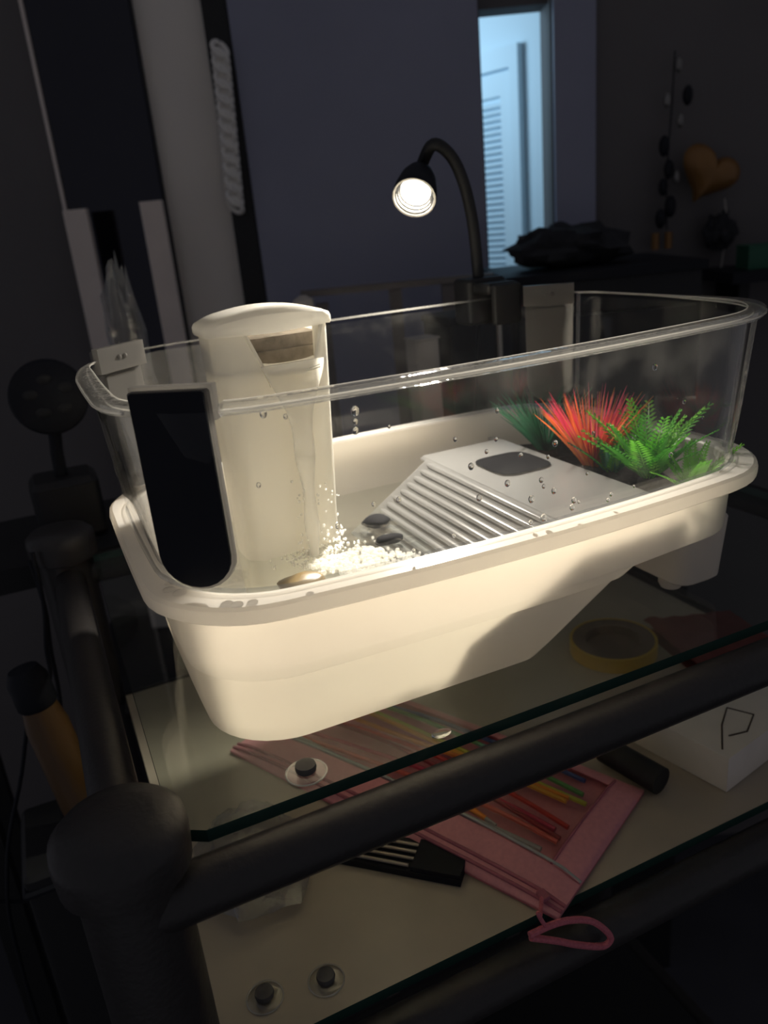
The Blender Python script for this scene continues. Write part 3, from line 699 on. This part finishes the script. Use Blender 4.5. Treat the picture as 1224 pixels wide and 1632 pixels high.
# dark tube handle, red cloth
o = MB().tube(smoothpath([(.312, .075, ZL+.012), (.316, .050, ZL+.013), (.322, .025, ZL+.012)], 5), .0105, 14).build('rubber_grip', M['black_rough'], origin=(.317, .05, ZL))
tag(o, 'dark rubber grip lying between the pouch and the white box', 'grip')
mb = MB(); rows = []
for i in range(15):
    rows.append([Vector((.455+.085*i/14+.02*j/8, .115+.10*j/8-.03*i/14, ZL+.006+.007*noise.noise(Vector((i*.35, j*.5, 4)))+.006)) for j in range(9)])
mb.loft(rows, False); mb.loft([[Vector((p.x, p.y, ZL+.0005)) for p in r] for r in rows], False)
tag(mb.build('folded_cloth', M['cloth_red'], origin=(.5, .16, ZL)), 'dull red folded cloth on the lower shelf behind the white box', 'cloth')
# crumpled clear bag on the lower shelf, left
def crumple(name, c, s, m, label, cat, seed, nn=26):
    mb = MB(); mb.ball((0, 0, 0), 1, nn, nn//2); out = []
    for v in mb.v:
        k = 1+.45*noise.noise(v*2.2+Vector((seed, 0, 0)))+.22*noise.noise(v*5.5+Vector((0, seed, 0))); out.append(Vector(c)+Vector((v.x*s[0]*k, v.y*s[1]*k, max(-.9, v.z*k)*s[2])))
    mb.v = out; o = mb.build(name, m, origin=(c[0], c[1], c[2]-s[2]*.9), angle=25); return tag(o, label, cat)
crumple('plastic_bag', (.040, .110, ZL+.010), (.036, .050, .009), M['bag'], 'crumpled clear plastic bag on the lower shelf at the left', 'plastic bag', 2.3)

# ================================================================== BEHIND AND BESIDE THE RACK
# side table / ledge behind the rack carrying odds and ends
tb = thing('side_table', 'dark side table standing behind the rack', 'table', (.21, .54, FLOOR_Z))
MB().box((-.20, .46, -.045), (.62, .625, -.02)).build('table_top', M['black_rough'], tb, False)
for x in (-.18, .60):
    for y in (.48, .605): MB().box((x-.015, y-.015, FLOOR_Z), (x+.015, y+.015, -.045)).build('leg', M['black_rough'], tb, False)
# round headed black stand
t = thing('desk_fan', 'small black round-headed desk fan on dark table at the left', 'fan', (-.02, .52, -.02))
Tm = frame((-.016, .515, .128), (.05, -1, .18))
MB().lathe([(.0001, -.018), (.022, -.016), (.034, -.009), (.0375, 0), (.036, .006), (.030, .009), (.0001, .011)], 32, Tm, False, False).build('fan_head', M['black'], t)
for k in range(5):
    a = 2*PI*k/5+.4; MB().ball(Tm @ Vector((.017*math.cos(a), .017*math.sin(a), .009)), .007, 12, 6, (1.2, .8, .3), Tm.to_3x3().to_4x4()).build('vent_pad', M['black_rough'], t)
MB().tube([(-.018, .519, .096), (-.021, .522, .070), (-.022, .524, .045)], .0065, 12).build('neck', M['black'], t)
MB().rbox((-.055, .498, -.0198), (.012, .560, .045), .010).build('fan_base', M['black_rough'], t)
# amber bottle leaning beside the rack, on floor-level crate: stands on the wall-side table edge
bt = thing('amber_bottle', 'brown amber bottle with black cap hanging beside the rack at left', 'bottle', (-.078, .31, -.20))
Tb = frame((-.066, .30, -.215), Vector((-.022, .02, .165)))
MB().lathe([(.012, 0), (.0165, .004), (.0175, .03), (.0175, .105), (.014, .125)], 20, Tb, True, True).build('bottle_body', M['amber'], bt)
MB().lathe([(.0145, .124), (.0165, .127), (.0165, .150), (.012, .160), (.0001, .162)], 20, Tb, True, False).build('bottle_cap', M['black'], bt)
cr = thing('black_crate', 'black crate beside the rack that carries the amber bottle', 'crate', (-.09, .32, FLOOR_Z))
MB().rbox((-.125, .262, FLOOR_Z), (-.055, .362, -.2165), .006).build('crate_body', M['black_rough'], cr)
MB().rbox((-.128, .259, -.235), (-.052, .365, -.228), .004).build('crate_band', M['black'], cr)
# cables at left
for pts, lab in (([(-.060, .375, .020), (-.062, .373, -.030), (-.069, .372, -.070), (-.073, .37, -.100), (-.095, .365, -.124), (-.116, .365, -.183), (-.150, .365, -.276), (-.165, .365, -.40), (-.17, .37, -.8), (-.17, .38, -1.29)], 'black power cable drooping in front of the amber bottle'),
                 ([(-.064, .385, .010), (-.062, .380, -.035), (-.066, .378, -.075), (-.070, .376, -.13), (-.085, .374, -.22), (-.100, .374, -.30), (-.135, .374, -.33), (-.19, .374, -.31), (-.26, .38, -.33), (-.3, .38, -.8), (-.3, .39, -1.29)], 'thin black cable curling to the left below the amber bottle')):
    o = MB().tube(smoothpath(pts, 6), .0019, 8).build('power_cable', M['black'], origin=pts[-1]); tag(o, lab, 'cable')
# mirror on the wall
t = thing('wall_mirror', 'tall dark mirror fixed on the grey wall at the left', 'mirror', P(-.43, 1.585, -.1))
roombox(-.532, -.355, 1.588, 1.598, -.60, .95).build('mirror_glass', M['mirror'], t, False)
roombox(-.539, -.533, 1.583, 1.599, -.60, .95).build('mirror_edge', M['beige'], t, False)
roombox(-.354, -.350, 1.583, 1.599, -.60, .95).build('mirror_edge', M['black'], t, False)
t = thing('picture_frame', 'pale open frame standing against the dark mirror at the left', 'frame', P(-.44, 1.50, -.02))
roombox(-.513, -.472, 1.50, 1.515, -.50, .331).build('upright', M['beige'], t, False)
roombox(-.377, -.338, 1.50, 1.515, -.50, .333).build('upright', M['beige'], t, False)
roombox(-.471, -.378, 1.50, 1.515, -.50, -.46).build('bottom_bar', M['beige'], t, False)
ctab = thing('low_cabinet', 'dark low cabinet below the mirror at the left', 'cabinet', P(-.45, 1.45, FLOOR_Z))
roombox(-.62, -.30, 1.32, 1.58, FLOOR_Z, -.505).build('cabinet_body', M['black_rough'], ctab, False)
roombox(-.60, -.465, 1.312, 1.3195, -1.2, -.54).build('door', M['black_rough'], ctab, False); roombox(-.455, -.32, 1.312, 1.3195, -1.2, -.54).build('door', M['black_rough'], ctab, False)
# crinkled bag in the middle, behind the tank left
crumple('foil_bag', (.079, .595, .105), (.023, .012, .125), M['bag'], 'crinkled clear bag standing on the side table behind tank', 'plastic bag', 6.1, 30)
# chain on the wall
nL = 22; top_ = P(-.205, 1.555, .565); bot_ = P(-.217, 1.555, .314)
ch = thing('silver_chain', 'chunky silver curb chain hanging on the wall', 'chain', top_)
lm = MB(); lm.tube([(.0150*math.cos(a), .0090*math.sin(a), 0) for a in [2*PI*k/18 for k in range(18)]], .0046, 7, closed=True); me0 = None
for i in range(nL):
    p = top_.lerp(bot_, i/(nL-1)); Tl = Matrix.Translation(p) @ Matrix(((RV.x, HD.x, 0, 0), (RV.y, HD.y, 0, 0), (0, 0, 1, 0), (0, 0, 0, 1))) @ Matrix.Rotation(R_(90), 4, 'X') @ Matrix.Rotation(R_(-48), 4, 'Z') @ Matrix.Rotation(R_(28 if i % 2 else -28), 4, 'X')
    if me0 is None: o = lm.build('link', M['silver']); me0 = o
    else: o = me0.copy(); C.objects.link(o)
    o.parent = ch; o.matrix_parent_inverse = Matrix.Translation(-top_); o.matrix_basis = Tl
MB().tube([top_+Vector((0, 0, .012)), top_+Vector((0, 0, .006))+HD*.02, top_+HD*.044+Vector((0, 0, .006))], .003, 8).build('hook', M['black'], ch)
# dark chair back behind the tank
t = thing('slat_chair', 'dark chair with upright slats behind the tank', 'chair', P(.04, 1.2, FLOOR_Z))
for r in (-.061, .047, .124):
    roombox(r-.009, r+.009, 1.18, 1.196, -.45, (.168 if r > 0 else .158)).build('slat', M['chair'], t, False)
roombox(-.09, .19, 1.177, 1.20, .169, .178).build('top_rail', M['chair'], t, False)
roombox(-.09, .19, 1.18, 1.50, -.49, -.455).build('seat', M['black_rough'], t, False)
for r in (-.078, .178):
    for d in (1.195, 1.485): roombox(r-.012, r+.012, d-.012, d+.012, FLOOR_Z, -.49).build('leg', M['chair'], t, False)
# dresser and clothes in front of the doorway
t = thing('dresser', 'black dresser in front of the lit doorway', 'dresser', P(.31, 1.38, FLOOR_Z))
roombox(.225, .52, 1.24, 1.50, FLOOR_Z, .150).build('dresser_body', M['black_rough'], t, False)
roombox(.218, .527, 1.233, 1.507, .151, .165).build('dresser_top', M['black'], t, False)
for z in (-.05, -.35, -.65, -.95): roombox(.235, .51, 1.228, 1.2395, z-.12, z+.15).build('drawer_front', M['black_rough'], t, False)
crumple('clothes_pile', P(.345, 1.36, .195), (.095, .075, .034), M['fabric'], 'pile of dark clothes on the black dresser', 'clothes', 4.4)
# small things on the side table seen through the tank
t = thing('carton', 'small pale carton on the side table seen through the tank', 'carton', (.40, .515, -.02))
MB().rbox((.386, .50, -.0198), (.416, .53, .127), .002).build('carton_body', M['paper'], t); MB().box((.385, .499, .1272), (.417, .531, .129)).build('carton_lid', M['paper'], t, False)
t = thing('storage_case', 'dark storage case with one pale edge behind the tank', 'case', (.47, .53, -.02))
MB().rbox((.432, .50, -.0198), (.497, .57, .140), .003).build('case_body', M['black_rough'], t); MB().box((.4975, .499, .085), (.5025, .505, .138)).build('pale_edge', M['paper'], t, False)
MB().rbox((.430, .498, .1402), (.503, .572, .148), .002).build('case_lid', M['black'], t)
t = thing('spray_bottle', 'dim grey bottle behind the filter on the side table', 'bottle', (.27, .56, -.02))
MB().lathe([(.022, -.0198), (.022, .10), (.016, .13), (.009, .14), (.009, .16)], 20, Matrix.Translation((.275, .56, 0))).build('bottle_body', M['chair'], t)
MB().lathe([(.012, .1602), (.012, .185), (.004, .19)], 16, Matrix.Translation((.275, .56, 0))).build('bottle_cap', M['paper'], t)
# hangings on the right wall
t = thing('heart_balloon', 'amber heart-shaped foil balloon on the dark wall at right', 'balloon', P(.66, 1.57, .30))
mb = MB(); rings = []
for s, dd in ((.02, -.030), (.55, -.026), (.85, -.016), (1., 0), (.85, .016), (.5, .024), (.02, .026)):
    ring = []
    for k in range(40):
        a = 2*PI*k/40; hx = .016*16*math.sin(a)**3/16; hz = .016*(13*math.cos(a)-5*math.cos(2*a)-2*math.cos(3*a)-math.cos(4*a))/16
        ca, sa = math.cos(R_(-28)), math.sin(R_(-28)); x, z = hx*3.6*s, hz*3.3*s
        ring.append(P(.655+x*ca-z*sa, 1.555+dd, .292+x*sa+z*ca))
    rings.append(ring)
mb.loft(rings, True, True, True).build('heart_body', M['orange_foil'], t)
MB().tube([P(.69, 1.56, .245), P(.70, 1.565, .20), P(.695, 1.57, .12)], .0015, 6).build('balloon_string', M['paper'], t)
crumple('dark_plush', P(.690, 1.57, .185), (.033, .018, .036), M['fabric'], 'black soft toy hanging just below the amber heart', 'soft toy', 7.7)
t = thing('ornament_string', 'string of glossy black ornaments hanging on the dark wall at right', 'ornament string', P(.585, 1.57, .52))
pth = [P(.595, 1.58, .50), P(.590, 1.575, .40), P(.585, 1.575, .30), P(.588, 1.575, .20)]
MB().tube(smoothpath(pth, 6), .0014, 6).build('string', M['black'], t)
for r, z, s in ((.597, .475, .010), (.615, .425, .013), (.578, .420, .010), (.603, .385, .010), (.575, .345, .014), (.585, .305, .013), (.600, .290, .010), (.575, .275, .012), (.590, .24, .015), (.572, .22, .014)):
    MB().ball(P(r, 1.565, z), s, 14, 8, (.7, .7, 1.3)).build('ornament', M['dim_silver'] if s == .010 else M['black'], t)
for r in (.565, .590): MB().tube([P(r, 1.57, .195), P(r, 1.57, .165)], .007, 8).build('tassel', M['orange_foil'], t)
t = thing('green_carton', 'dark green carton on the shelf ledge at far right', 'carton', P(.76, 1.50, .11))
roombox(.700, .760, 1.47, 1.52, .1205, .158).build('carton_body', M['green_box'], t, False); roombox(.699, .761, 1.469, 1.521, .1582, .162).build('carton_lid', M['green_box'], t, False)
t = thing('wall_ledge', 'black wall ledge carrying the green carton at far right', 'ledge', P(.80, 1.52, .08))
roombox(.66, 1.0, 1.44, 1.598, .100, .120).build('ledge_board', M['black'], t, False); roombox(.70, .72, 1.50, 1.598, .04, .0995).build('bracket', M['black_rough'], t, False)
